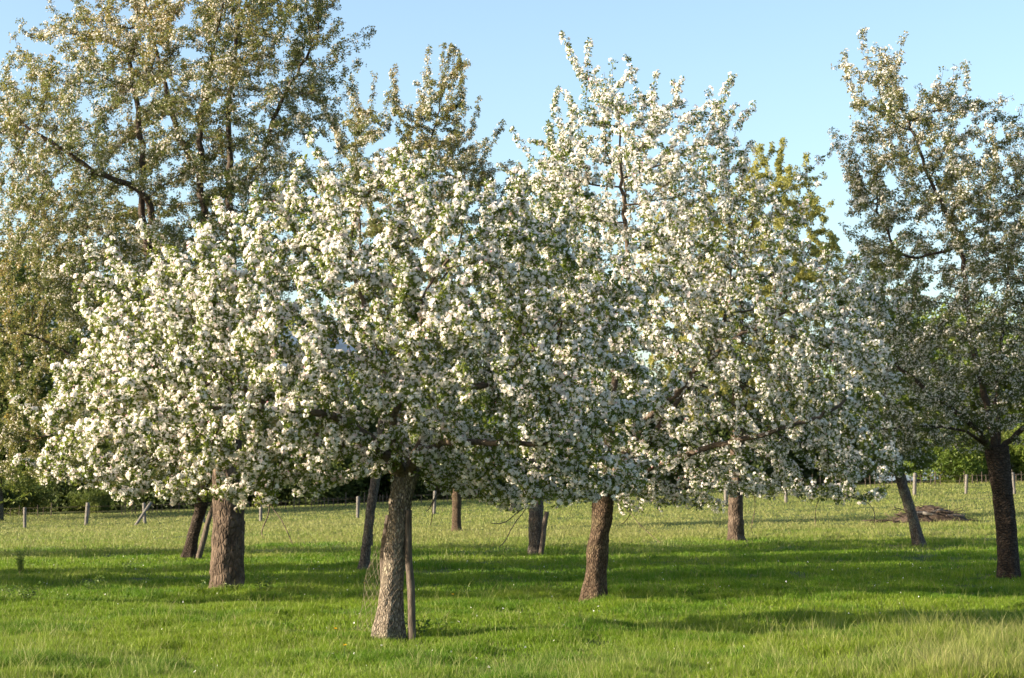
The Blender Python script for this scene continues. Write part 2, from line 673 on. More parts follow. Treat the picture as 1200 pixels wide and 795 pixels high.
    for i in range(1, n):
        p = PR[i]
        key = rr[i] + (1 if (i < nfix and p < nfix and p == i - 1) else 0)
        if key > best[p]:
            best[p] = key
            mainc[p] = i
    for _ in range(2):
        m = np.arange(max(1, nfix), n)
        m = m[mainc[m] >= 0]
        ND[m] = .5 * ND[m] + .25 * (ND[PR[m]] + ND[mainc[m]])
    tb = TB()
    startmask = np.ones(n, bool)
    startmask[mainc[mainc >= 0]] = False
    startmask[0] = False
    starts = np.where(startmask)[0].tolist()
    if mainc[0] >= 0:
        starts.append(mainc[0])
    for s in starts:
        ch = [PR[s], s]
        c = mainc[s]
        while c >= 0:
            ch.append(c)
            c = mainc[c]
        r = rr[ch].copy()
        r[0] = r[1] if PR[s] else r[1] * 1.05
        r[-1] *= .6
        mx = r.max()
        tb.tube(ND[ch], r, 9 if mx > .05 else (6 if mx > .02 else (4 if mx > .008 else 3)), mx > .02)
    tb.build('branches', twig_m, root, True, b)
    # clusters along the thin wood
    ii = np.where((rr < twig_r) & (np.arange(n) >= nfix) & (~BR))[0]
    seg = ND[ii] - ND[PR[ii]]
    ln = np.linalg.norm(seg, axis=1)
    pr = ln / ln.sum()
    pick = rng.choice(len(ii), clusters, p=pr)
    t = rng.random(clusters)[:, None]
    base = ND[PR[ii[pick]]] + seg[pick] * t
    side = unit(np.cross(seg[pick], rng.normal(0, 1, (clusters, 3))))
    nrm = unit(side + np.array([0, 0, .45]) + .5 * unit(base - cen))
    pos = base + nrm * rng.uniform(.01, spread, clusters)[:, None]
    z = pos[:, 2]
    zn = (z - z.min()) / (z.max() - z.min())
    nf, fr, dome, pet = flower
    if petal_m is not None and blossom_share > 0:
        # blossom comes in drifts along the branches
        g = fbm(pos / .55, seed + 40, 2)
        keep = rng.random(clusters) < np.clip(blossom_share + (g - .5) * 2.0 - bt * zn, .04, 1)
        tp_ = [tpl_blossom(rng, max(2, int(nf * rng.uniform(.4, 1.4))), fr, dome * rng.uniform(.7, 1.2), pet) for _ in range(18)]
        k = np.where(keep)[0]
        V, F, v = scatter(rng, tp_, pos[k], nrm[k], rng.uniform(.55, 1.3, len(k)) * scl, rng.uniform(-.1, .1, len(k)) + pet_v)
        link('blossom', mesh_np('blossom', V, F, petal_m, v, False, b), root)
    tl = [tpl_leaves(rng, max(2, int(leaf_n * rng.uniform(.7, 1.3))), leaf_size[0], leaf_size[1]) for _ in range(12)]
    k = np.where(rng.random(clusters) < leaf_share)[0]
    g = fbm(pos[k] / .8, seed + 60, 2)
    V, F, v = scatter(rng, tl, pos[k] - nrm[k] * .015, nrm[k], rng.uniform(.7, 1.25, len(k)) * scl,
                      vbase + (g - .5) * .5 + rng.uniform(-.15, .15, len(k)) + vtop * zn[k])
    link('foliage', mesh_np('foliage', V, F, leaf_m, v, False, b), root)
    return root


APPLE = (M_APPLE_BARK, M_TWIG, M_PETAL, M_LEAF)
APPLE2 = (M_APPLE_BARK2, M_TWIG, M_PETAL, M_LEAF)
DCHERRY = (M_SHADED_BARK, M_TWIG_DARK, M_CPETAL, M_CLEAF)
CHERRY = (M_CHERRY_BARK, M_TWIG_DARK, M_CPETAL, M_CLEAF)
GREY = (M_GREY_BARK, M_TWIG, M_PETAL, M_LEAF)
GREYC = (M_GREY_BARK, M_TWIG_DARK, M_CPETAL, M_CLEAF)
PEAR = (M_CHERRY_BARK, M_TWIG_DARK, None, M_YLEAF)

# front apple tree
make_tree('apple_tree', 'wide low apple tree in white blossom, pale leaning trunk beside a stake', 'tree', 11,
          (453, 752), [(459, 690), (464, 635), (471, 580), (476, 556)], [28, 25, 24, 25, 32],
          [(25, 560), (45, 500), (50, 455), (100, 400), (105, 340), (170, 320), (205, 270), (290, 240), (345, 205), (420, 200), (470, 180),
           (530, 190), (565, 225), (610, 225), (670, 265), (700, 300), (770, 350), (745, 410), (785, 470), (750, 520), (770, 570), (720, 590), (680, 598),
           (600, 603), (545, 585), (500, 560), (440, 556), (390, 580), (330, 603), (280, 598), (230, 590), (150, 592), (90, 577)],
          [(.1, .03, [(445, 525, -.3), (400, 490, -.7), (330, 480, -1.2), (250, 480, -1.4)]),
           (.1, .03, [(500, 510, .2), (540, 470, .5), (600, 430, .9), (650, 400, 1.1)]),
           (.09, .03, [(470, 510, .4), (455, 440, .9), (430, 370, 1.0), (410, 300, .9)]),
           (.08, .03, [(500, 525, -.5), (570, 520, -1.1), (650, 520, -1.5)]),
           (.08, .025, [(460, 500, -.6), (480, 420, -1.2), (500, 340, -1.3)]),
           (.08, .025, [(430, 530, .6), (350, 500, 1.3), (260, 440, 1.4)])],
          shoots=[(510, 180), (535, 205), (480, 172), (445, 190), (570, 215), (355, 190), (385, 200), (300, 220), (12, 465, -.2), (18, 540), (605, 200), (640, 225), (250, 235), (180, 290), (130, 310), (95, 360), (60, 420), (800, 430), (790, 520)],
          bare=[(303, 632, -1.2), (345, 634, -1), (505, 618, -.6), (586, 643, -1.2), (581, 617, -1), (500, 600, -.5)],
          thick=2.7, n_attr=2600, clusters=8200, leaf_n=5, leaf_size=(.05, .03), flower=(7, .0205, .033, 5), mats=APPLE,
          auto_shoots=80, furrow=.12, sides=40, blossom_share=.93, dens=3.8, scl=1.0)

# second apple tree
make_tree('apple_tree', 'tall apple tree in white blossom with a straight brown trunk, right of the staked tree', 'tree', 23,
          (695, 708), [(699, 660), (704, 615), (709, 575)], [24, 22.5, 22, 26],
          [(560, 330), (600, 235), (625, 195), (660, 150), (690, 100), (735, 100), (780, 110), (850, 120), (868, 158), (882, 195), (920, 235),
           (965, 262), (1005, 292), (1045, 350), (1055, 420), (1050, 500), (1070, 555), (1035, 590), (960, 592), (900, 592), (820, 603), (740, 600),
           (660, 590), (610, 560), (570, 450)],
          [(.1, .035, [(740, 520, -.2), (800, 450, -.5), (850, 405, -.6), (910, 370, -.7)]),
           (.1, .035, [(715, 500, .3), (725, 400, .6), (735, 300, .5), (728, 210, .2)]),
           (.08, .03, [(770, 545, -.9), (850, 520, -1.6), (930, 500, -1.9), (990, 470, -1.9)]),
           (.08, .03, [(770, 500, .7), (840, 400, 1.2), (860, 300, 1.2)]),
           (.07, .03, [(690, 510, .3), (650, 430, .8), (630, 340, .8)])],
          shoots=[(657, 36), (692, 44), (735, 66), (772, 82), (860, 88), (884, 124), (598, 148), (745, 84), (800, 96), (980, 172), (655, 106), (720, 70),
                  (830, 105), (668, 60), (700, 80), (1060, 345)],
          bare=[(770, 640, -1), (808, 600), (955, 615, -1), (1025, 617, -1), (880, 625, -1), (730, 615)],
          thick=2.7, n_attr=2700, clusters=8200, leaf_n=5, leaf_size=(.046, .028), flower=(7, .021, .034, 5), mats=APPLE2,
          auto_shoots=100, furrow=.1, sides=34, blossom_share=.86, dens=3.5, scl=1.02)

# left cherry
make_tree('cherry_tree', 'big bronze leaved cherry tree with a thick banded trunk, towering at left', 'tree', 37,
          (267, 694), [(267, 640), (268, 590), (266, 500), (255, 440)], [36, 36, 35, 33, 30],
          [(0, 65), (75, 10), (150, -50), (280, -110), (385, -60), (405, 40), (400, 110), (400, 180), (392, 260), (365, 330), (300, 420), (200, 450),
           (100, 430), (45, 350), (0, 270), (-25, 170)],
          [(.09, .03, [(240, 330, -.2), (237, 240, -.3), (236, 150, -.3), (250, 60, -.2)]),
           (.09, .03, [(272, 330, .4), (268, 240, .6), (270, 130, .6), (280, 20, .5)]),
           (.09, .035, [(200, 400, -.4), (178, 340, -.6), (170, 270, -.7), (165, 160, -.8), (150, 60, -.9)]),
           (.06, .02, [(170, 230, -.9), (110, 200, -1.1), (60, 165, -1.2), (20, 140, -1.2)], (176, 300, -.6)),
           (.06, .02, [(300, 200, .3), (330, 120, .4), (370, 50, .4)], (240, 240, -.3)),
           (.06, .02, [(210, 160, -.2), (190, 90, 0), (175, 20, .2)], (238, 210, -.3)),
           (.05, .02, [(320, 300, .9), (370, 260, 1.2)], (270, 330, .4))],
          shoots=[(437, 38), (425, 72), (55, 2), (25, 25), (405, 150), (415, 100), (90, -5), (130, -40), (435, 48)],
          thick=2.8, n_attr=3500, step=.15, kill=.24, clusters=9500, leaf_n=7, leaf_size=(.043, .025), flower=(5, .016, .05, 4), mats=CHERRY, spread=.13, dens=4.3, bt=.1,
          auto_shoots=90, shoot_len=(.3, .9), blossom_share=.42, limb=1.0, furrow=.08, sides=36, lump=1.0, vbase=.36, vtop=.3, flare=.2)

# right cherry
make_tree('cherry_tree', 'cherry tree with a dark straight trunk, right of the brush pile', 'tree', 41,
          (1182, 679), [(1180, 630), (1175, 580), (1168, 530)], [23, 23, 22.5, 28],
          [(985, 85), (1015, 55), (1060, 60), (1080, 100), (1130, 110), (1185, 125), (1210, 150), (1290, 160), (1345, 300), (1335, 450), (1270, 520),
           (1200, 520), (1130, 530), (1060, 540), (1015, 500), (1000, 420), (1015, 330), (990, 260), (990, 180), (1000, 130)],
          [(.1, .035, [(1150, 450, 0), (1135, 370, .1), (1125, 290, .1), (1095, 220, .2), (1060, 130, .2)]),
           (.08, .03, [(1140, 500, -.5), (1100, 470, -.8), (1060, 435, -1.0), (1030, 410, -1)]),
           (.08, .03, [(1215, 480, .2), (1260, 400, .4), (1280, 300, .5)]),
           (.07, .025, [(1170, 440, .8), (1180, 340, 1.0), (1190, 230, 1.0)]),
           (.05, .02, [(1130, 505, -.3), (1080, 500, -.5), (1020, 505, -.6)]),
           (.05, .02, [(1060, 300, .2), (1030, 250, .1)], (1125, 290, .1))],
          shoots=[(1013, 38), (1022, 60), (1062, 42), (1130, 78), (1186, 112), (978, 78), (992, 200), (985, 172), (1110, 100), (1195, 160)],
          thick=2.8, n_attr=2600, step=.15, kill=.26, clusters=9000, leaf_n=7, leaf_size=(.05, .028), flower=(6, .017, .055, 4), mats=DCHERRY, dens=2.8, spread=.11, bt=.28,
          auto_shoots=110, shoot_len=(.3, .85), blossom_share=.8, furrow=.06, sides=30, lump=1.0, vbase=.2, vtop=.5, pet_v=.0, flare=.2)

# tree behind the middle
make_tree('cherry_tree', 'slim leaning young cherry tree with olive leaves behind the staked apple tree', 'tree', 47,
          (425, 668), [(431, 625), (437, 580), (446, 520), (452, 450)], [11.5, 11, 11, 11, 11],
          [(390, 150), (420, 120), (470, 130), (500, 105), (528, 75), (548, 95), (552, 165), (575, 200), (600, 330), (560, 440), (420, 460), (385, 330),
           (380, 220)],
          [(.06, .02, [(470, 340, 0), (490, 230, 0), (515, 130, 0)]), (.05, .02, [(430, 350, -.3), (420, 250, -.4), (415, 160, -.4)]),
           (.05, .02, [(500, 360, .5), (540, 280, .8), (545, 190, .8)])],
          shoots=[(530, 54), (550, 74), (495, 88), (412, 92), (460, 112), (570, 172), (540, 62), (405, 100)],
          thick=2.4, n_attr=1500, step=.17, kill=.3, clusters=4800, leaf_n=7, leaf_size=(.052, .03), flower=(5, .018, .055, 4), mats=GREYC, dens=3.6, spread=.1,
          auto_shoots=90, shoot_len=(.4, 1.1), blossom_share=.52, sides=18, vbase=.4, vtop=.25)

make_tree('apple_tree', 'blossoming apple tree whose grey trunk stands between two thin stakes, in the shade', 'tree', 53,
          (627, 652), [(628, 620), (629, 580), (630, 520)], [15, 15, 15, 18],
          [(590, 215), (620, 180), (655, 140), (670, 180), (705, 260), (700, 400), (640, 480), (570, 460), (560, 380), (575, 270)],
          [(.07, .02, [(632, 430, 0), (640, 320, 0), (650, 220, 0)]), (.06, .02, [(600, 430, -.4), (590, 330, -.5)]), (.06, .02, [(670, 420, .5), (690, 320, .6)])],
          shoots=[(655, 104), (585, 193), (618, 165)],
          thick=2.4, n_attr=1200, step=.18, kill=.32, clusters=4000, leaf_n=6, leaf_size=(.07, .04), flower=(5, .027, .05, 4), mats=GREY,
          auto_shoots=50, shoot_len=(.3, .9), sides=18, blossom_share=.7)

make_tree('apple_tree', 'small distant blossoming tree with a short reddish trunk in the sunny meadow', 'tree', 59,
          (535, 623), [(535, 600), (535, 570), (535, 530)], [11, 10.5, 10.5, 13],
          [(430, 480), (460, 400), (520, 360), (600, 380), (640, 450), (630, 530), (560, 570), (500, 572), (450, 545)],
          [(.1, .03, [(535, 480, 0), (530, 420, 0)]), (.09, .03, [(500, 490, -.6), (470, 460, -.8)]), (.09, .03, [(570, 490, .6), (600, 450, .8)])],
          thick=2.8, n_attr=700, step=.25, kill=.45, clusters=2600, leaf_n=6, leaf_size=(.1, .06), flower=(5, .035, .07, 3), mats=APPLE2,
          auto_shoots=30, sides=16, blossom_share=.5)

make_tree('pear_tree', 'yellow green tree without blossom, showing behind the tall apple tree', 'tree', 61,
          (862, 634), [(862, 600), (863, 560), (866, 500), (868, 430)], [18, 17, 17, 17, 18],
          [(740, 300), (770, 245), (800, 235), (835, 230), (870, 200), (885, 178), (920, 190), (950, 205), (965, 235), (990, 290), (990, 400), (940, 500), (800, 500),
           (755, 420), (755, 330)],
          [(.12, .03, [(870, 330, 0), (885, 240, 0)]), (.1, .03, [(830, 380, -.6), (800, 300, -.8)]), (.1, .03, [(910, 370, .6), (950, 290, .8)])],
          shoots=[(882, 168), (893, 170), (916, 176), (970, 206), (945, 180), (790, 235), (775, 250)],
          thick=3.2, n_attr=1300, step=.22, kill=.38, clusters=4200, leaf_n=9, leaf_size=(.075, .045), mats=PEAR, dens=4.2, spread=.12, auto_shoots=60,
          shoot_len=(.4, 1.0), sides=20, vbase=.5)

make_tree('apple_tree', 'blossoming apple tree on a slender bare trunk that leans left, beside the brush pile', 'tree', 67,
          (1078, 641), [(1069, 605), (1058, 570), (1050, 540)], [13, 12.5, 12, 13],
          [(950, 450), (975, 360), (1010, 290), (1040, 275), (1075, 310), (1105, 390), (1125, 480), (1100, 545), (1040, 560), (980, 565), (945, 530)],
          [(.07, .02, [(1040, 490, 0), (1035, 420, 0), (1035, 330, 0)]), (.06, .02, [(1010, 500, -.5), (980, 460, -.6)]), (.06, .02, [(1075, 490, .5), (1095, 440, .6)])],
          thick=2.2, n_attr=1200, step=.2, kill=.34, clusters=3800, leaf_n=7, leaf_size=(.07, .042), flower=(5, .025, .055, 4), mats=GREY,
          auto_shoots=30, sides=18, blossom_share=.5)

make_tree('cherry_tree', 'wide golden olive cherry tree whose dark trunk leans right over a slanted stake', 'tree', 71,
          (219, 656), [(227, 625), (236, 595), (244, 560)], [14.5, 13.5, 13.5, 15],
          [(-45, 480), (-55, 380), (-25, 300), (10, 235), (60, 210), (120, 228), (170, 250), (230, 300), (300, 330), (340, 420), (345, 510), (310, 575),
           (240, 590), (170, 582), (90, 568), (20, 572), (-20, 545)],
          [(.08, .03, [(246, 490, 0), (225, 400, 0), (200, 320, 0)]),
           (.09, .03, [(190, 500, -.5), (120, 440, -1.1), (50, 398, -1.4), (0, 388, -1.5)]),
           (.07, .025, [(170, 530, .3), (90, 505, .5), (20, 520, .6)]), (.07, .025, [(180, 470, .8), (110, 370, 1.2), (60, 280, 1.2)]),
           (.06, .02, [(285, 500, .5), (315, 450, .6)])],
          shoots=[(10, 215), (40, 195), (90, 200), (-10, 260), (130, 215)],
          thick=3.3, n_attr=1900, step=.18, kill=.3, clusters=5600, leaf_n=8, leaf_size=(.066, .037), flower=(5, .02, .055, 4),
          mats=(M_SHADED_BARK, M_TWIG_DARK, M_CPETAL, M_CLEAF), dens=3.6, spread=.12, lump=.9, auto_shoots=60, sides=18, blossom_share=.55,
          vbase=.5, vtop=.25)

# ------------------------------------------------------------------ trees left of the picture that throw the long shade


def copy_tree(o, loc, rz, s=1.0):
    c = o.copy()
    COL.objects.link(c)
    c.location = loc
    c.rotation_euler = (0, 0, rz)
    c.scale = (s, s, s)
    for ch in list(o.children):
        k = ch.copy()
        COL.objects.link(k)
        k.parent = c
    return c


SHADE = [o for o in SC.objects if o.type == 'EMPTY' and o.name.startswith('cherry_tree')]
SRC = [o for o in SHADE if 'golden olive' in o['label']][0]
SRC2 = [o for o in SHADE if 'towering at left' in o['label']][0]
for (src, x, y, rz, s) in ((SRC, -17.5, 32, 2.1, .7), (SRC, -24, 35, 1.0, .55), (SRC, -25, 49.5, 2.6, .62), (SRC2, -16.5, 35.6, 3.7, .78),
                           (SRC2, -13.2, 30.8, 2.4, .66), (SRC2, -15.5, 24.6, 4.0, .86), (SRC2, -25, 29.4, .5, .95), (SRC2, -22, 36.3, 1.5, .88), (SRC2, -23, 46.5, 3.5, .62)):
    c = copy_tree(src, (x, y, float(terrain(x, y))), rz, s)
    c['label'] = 'cherry tree standing beyond the left edge, known by its long shadow on the grass'
    c['group'] = 'orchard trees beyond the left edge'

# ------------------------------------------------------------------ ground
def ground_mat():
    m, nt, N, L = new_mat('meadow_ground')
    out = N('ShaderNodeOutputMaterial')
    tc = N('ShaderNodeTexCoord')
    n1 = N('ShaderNodeTexNoise')
    n1.inputs['Scale'].default_value = .35
    n1.inputs['Detail'].default_value = 8
    n1.inputs['Roughness'].default_value = .65
    L(tc.outputs['Object'], n1.inputs['Vector'])
    n2 = N('ShaderNodeTexNoise')
    n2.inputs['Scale'].default_value = 14
    n2.inputs['Detail'].default_value = 5
    L(tc.outputs['Object'], n2.inputs['Vector'])
    r1 = ramp(nt, [(.35, (.05, .085, .018)), (.55, (.085, .115, .028)), (.7, (.16, .14, .06))])
    L(n1.outputs['Fac'], r1.inputs['Fac'])
    r2 = ramp(nt, [(.3, (.35, .35, .35)), (.7, (1.2, 1.2, 1.2))])
    L(n2.outputs['Fac'], r2.inputs['Fac'])
    mu = N('ShaderNodeMixRGB')
    mu.blend_type = 'MULTIPLY'
    mu.inputs['Fac'].default_value = 1
    L(r1.outputs[0], mu.inputs['Color1'])
    L(r2.outputs[0], mu.inputs['Color2'])
    pb = N('ShaderNodeBsdfPrincipled')
    pb.inputs['Roughness'].default_value = .95
    pb.inputs['Specular IOR Level'].default_value = .1
    L(mu.outputs[0], pb.inputs['Base Color'])
    L(pb.outputs[0], out.inputs['Surface'])
    return m


def graded(lo, hi, fine_lo, fine_hi, fstep, growth=1.25):
    a = list(np.arange(fine_lo, fine_hi, fstep))
    s, x = fstep, a[-1]
    up = []
    while x < hi:
        s *= growth
        x += s
        up.append(x)
    s, x = fstep, fine_lo
    dn = []
    while x > lo:
        s *= growth
        x -= s
        dn.append(x)
    return np.array(dn[::-1] + a + up)


gx = graded(-1500, 1500, -45, 45, .6)
gy = graded(-300, 3000, 8, 135, .6)
GX, GY = np.meshgrid(gx, gy)
GZ = terrain(GX, GY)
nx, ny = len(gx), len(gy)
V = np.stack([GX, GY, GZ], -1).reshape(-1, 3)
i = (np.arange(ny - 1)[:, None] * nx + np.arange(nx - 1)[None]).reshape(-1)
F = np.stack([i, i + 1, i + nx + 1, i + nx], -1)
tag(link('ground', mesh_np('ground', V, F, ground_mat(), None, True)), kind='structure')

# distant wooded ridge, blue-grey haze mixed into its colour
M_HILL = plain_noise('hazed_wooded_ridge', (.13, .17, .2), (.22, .27, .31), (.05, .05, .1), .95, 0)
hx = np.linspace(-1500, 1700, 90)
hv = []
for k, (yy, f) in enumerate(((1300, 0), (1500, .55), (1700, .9), (1900, 1.0), (2200, .7), (2600, 0))):
    top = 40 + 180 * np.exp(-((hx + 420) / 420) ** 2) + 40 * np.exp(-((hx - 700) / 500) ** 2) + 14 * (noise2(hx, hx * 0 + yy, 120, 5, 3) - .5)
    hv.append(np.stack([hx, np.full_like(hx, yy), -2 + f * top], -1))
hv = np.array(hv)
i = (np.arange(5)[:, None] * 90 + np.arange(89)[None]).reshape(-1)
tag(link('hills', mesh_np('hills', hv.reshape(-1, 3), np.stack([i, i + 1, i + 91, i + 90], -1), M_HILL, None, True)), kind='structure')

# ------------------------------------------------------------------ grass
def grass_mat():
    m, nt, N, L = new_mat('grass_blade')
    out = N('ShaderNodeOutputMaterial')
    a = N('ShaderNodeAttribute')
    a.attribute_name = 'col'
    pb = N('ShaderNodeBsdfPrincipled')
    pb.inputs['Roughness'].default_value = .5
    pb.inputs['Specular IOR Level'].default_value = .25
    L(a.outputs['Color'], pb.inputs['Base Color'])
    tr = N('ShaderNodeBsdfTranslucent')
    L(a.outputs['Color'], tr.inputs['Color'])
    mx = N('ShaderNodeMixShader')
    mx.inputs['Fac'].default_value = .45
    L(pb.outputs[0], mx.inputs[1])
    L(tr.outputs[0], mx.inputs[2])
    L(mx.outputs[0], out.inputs['Surface'])
    return m


M_GRASS = grass_mat()


def sstep(a, b, x):
    t = np.clip((x - a) / (b - a), 0, 1)
    return t * t * (3 - 2 * t)


def grass_blades(rng, n, d0, d1, power, hscale, wscale, name):
    # number of blades per metre of depth falls off with distance
    u = rng.random(n)
    e = 1 - power
    if abs(e) < 1e-3:
        d = d0 * (d1 / d0) ** u
    else:
        d = (d0 ** e + u * (d1 ** e - d0 ** e)) ** (1 / e)
    x = (rng.random(n) * 2 - 1) * (d * .3 + 1.8)
    clump = noise2(x, d, .45, 21, 2)
    keep = rng.random(n) < np.clip(.35 + (clump - .35) * 2.4, .15, 1)
    x, d, clump = x[keep], d[keep], clump[keep]
    n = len(x)
    z = terrain(x, d)
    px = 600 + x / d * FPX
    big = noise2(x, d, 3.2, 31, 3)
    big2 = noise2(x, d, 9.0, 35, 2)
    # rough uncut grass: near right corner and the far meadow
    rough = np.clip(.75 * sstep(880, 1350, px + (clump - .5) * 300 + (big - .5) * 300) * sstep(25, 17, d + (big - .5) * 6) + .85 * sstep(40, 68, d + (big - .5) * 34) + .12 * sstep(18.5, 16.3, d + (big - .5) * 2), 0, 1)
    weed_h = sstep(.56, .68, noise2(x, d, .9, 51, 2))
    h = (1 + .22 * weed_h) * (.025 + .12 * clump ** 1.7 + .03 * rng.random(n)) * (1 + .6 * rough * (d < 30)) * (.75 + .5 * big) * hscale
    tall = rng.random(n) < (.012 + .012 * (d < 24) + .10 * rough)
    h = np.where(tall, h * rng.uniform(1.5, 2.3, n), h)
    w = (.0026 + .0026 * rng.random(n)) * wscale * (d / 18) ** .75
    w = np.where(tall, w * .7, w)
    az = rng.uniform(0, 2 * np.pi, n)
    lean = rng.uniform(.15, .75, n) * h
    dx, dy = np.cos(az) * lean, np.sin(az) * lean
    sa = rng.uniform(0, 2 * np.pi, n)
    sx, sy = np.cos(sa) * w, np.sin(sa) * w * .6
    b = np.stack([x, d, z - .01], -1)
    s = np.stack([sx, sy, 0 * x], -1)
    mid = b + np.stack([dx * .3, dy * .3, h * .6], -1)
    tip = b + np.stack([dx, dy, h], -1)
    V = np.stack([b - s, b + s, mid + s * .75, mid - s * .75, tip], 1).reshape(-1, 3)
    o = (np.arange(n) * 5)[:, None]
    Q = o + np.array([[0, 1, 2, 3]])
    T = o + np.array([[3, 2, 4]])
    # colour of the blade itself
    lush = np.array([.1, .195, .011])
    mid_c = np.array([.205, .28, .022])
    dry = np.array([.31, .28, .125])
    t = np.clip(.5 * rng.random(n) + (big - .3) * .9 + .25 * (big2 - .4), 0, 1)[:, None]
    c = lush * (1 - t) + mid_c * t
    weedy = sstep(.56, .68, noise2(x, d, .9, 51, 2))[:, None]
    c = c * (1 - weedy * np.array([.3, .16, .2]))
    far = sstep(36, 72, d + (big - .5) * 40 + (big2 - .5) * 30)
    dryness = np.clip((.15 + .22 * far) * rough * (.4 + 2.0 * (big2 - .3)) + (rng.random(n) < .04 + .2 * rough + .04 * far) * .75 + tall * .45, 0, .92)[:, None]
    c = c * (1 - dryness) + dry * dryness
    c = c * (1 - .4 * far[:, None]) + np.array([.27, .275, .085]) * .4 * far[:, None]
    c = c * rng.uniform(.75, 1.25, n)[:, None]
    me = mesh_np(name, V, Q, M_GRASS, None, False, colour=np.concatenate([c, c]), tri=T)
    return link(name, me)


grng = np.random.default_rng(5)
tag(grass_blades(grng, 1050000, 14.5, 30, 1.1, 1.0, 1.0, 'grass'), 'short lush green grass under and in front of the apple trees', 'grass', kind='stuff')
tag(grass_blades(grng, 520000, 30, 66, 1.0, 1.0, 1.0, 'grass'), 'shaded and sunlit grass around the farther trunks', 'grass', kind='stuff')
tag(grass_blades(grng, 240000, 66, 126, .8, .9, 1.15, 'grass'), 'dry straw coloured meadow grass running back to the fences', 'grass', kind='stuff')

# fallen petals
pr = np.random.default_rng(8)
n = 420
pd = pr.uniform(16, 46, n)
pxx = (pr.random(n) * 2 - 1) * (pd * .29)
pz = terrain(pxx, pd) + pr.uniform(.03, .09, n)
tp = [tpl_blossom(pr, 1, .016, .004, 3, 0) for _ in range(4)]
V, F, v = scatter(pr, tp, np.stack([pxx, pd, pz], -1), pr.normal(0, .4, (n, 3)) + np.array([0, 0, 1]), pr.uniform(.4, 1, n))
tag(link('fallen_petals', mesh_np('fallen_petals', V, F, M_PETAL, v * .5)), 'white petals scattered over the grass', 'petals', kind='stuff')

# ------------------------------------------------------------------ stakes, wire guard
def stake(name, label, bpx, tpx, wpx, seed, mat, d=None, dd=0.0, group=None, taper=.85):
    b = at(*bpx)
    if d is None:
        d = b[1]
    b = P(bpx[0], bpx[1], d)
    b[2] = float(terrain(b[0], b[1]))
    t = P(tpx[0], tpx[1], d + dd)
    r = wpx / 2 / FPX * d
    rng = np.random.default_rng(seed)
    pts = smooth_poly([b - np.array([0, 0, .15]), b * .66 + t * .34 + rng.normal(0, .012, 3), b * .33 + t * .67 + rng.normal(0, .012, 3), t], 24)

    def disp(pp, th):
        zz = np.arange(len(pp))[:, None] * .3
        return 1 + .25 * (vnoise(np.stack([np.cos(th)[None] * 1.6 + 0 * zz, np.sin(th)[None] * 1.6 + 0 * zz, zz + 0 * th[None]], -1), seed) - .5)
    tb = TB()
    tb.tube(pts, np.linspace(r, r * taper, 24), 12, True, disp)
    o = tb.build(name, mat, None, True, b)
    o.location = tuple(b)
    tag(o, label, 'stake', group)
    return o


dA = at(453, 752)[1]
stake('tree_stake', 'grey round wooden stake standing close against the right side of the front apple trunk', (483, 744), (479, 598), 9.5, 1, M_STAKE, dA - .12, .05)
stake('broken_stake', 'short dark reddish stake behind the left side of the front apple trunk', (446, 742), (455, 604), 8, 2, M_STAKE, dA + .25, 0)
dF = at(627, 652)[1]
stake('tree_stake', 'weathered stake leaning on the right side of the grey trunk in the shade', (632, 653), (641, 600), 6.5, 3, M_STAKE, dF - .3, .1)
stake('tree_stake', 'thin dark stake upright on the left side of the grey trunk in the shade', (622, 651), (621, 596), 3.5, 4, M_STAKE, dF + .15, 0)
dJ = at(219, 656)[1]
stake('tree_stake', 'dark slanted stake propping the leaning apple tree left of the thick cherry trunk', (230, 655), (251, 590), 7, 6, M_STAKE, dJ - .35, .2)
stake('tree_stake', 'low stub of a stake just right of the slim leaning trunk', (435, 642), (436, 626), 4, 7, M_STAKE)

# chicken wire loosely wrapped round the front trunk
cw = at(453, 752)
tb = TB()
wr = np.random.default_rng(77)
rows, cols = 22, 13


def wire_pt(i, j):
    h = .12 + 1.25 * i / rows
    a = R(95) + R(190) * (j + (.5 if i % 2 else 0)) / cols
    wob = .03 * math.sin(h * 5 + a * 2) + .02 * math.sin(h * 11)
    rad = .24 + wob + .02 * math.sin(3 * a) + .06 * math.exp(-((a - math.pi) / .5) ** 2)
    c = P(462, 690, cw[1])
    return np.array([cw[0] + (c[0] - cw[0]) * h / .55 * .8 + math.cos(a) * rad, cw[1] + math.sin(a) * rad * .9 - .02, cw[2] + h])


for i in range(rows):
    for j in range(cols):
        if wr.random() < .06:
            continue
        a = wire_pt(i, j)
        if i % 2 == 0:
            ends = [wire_pt(i + 1, j), wire_pt(i + 1, j - 1)]
        else:
            ends = [wire_pt(i + 1, j), wire_pt(i + 1, j + 1)]
        for e in ends:
            tb.tube([a, (a + e) / 2 + wr.normal(0, .003, 3), e], .0011, 3, False)
o = tb.build('wire_guard', M_WIRE, None, False, cw)
o.location = tuple(cw)
tag(o, 'loose rusty chicken wire wrapped round the foot of the front apple trunk', 'wire netting')

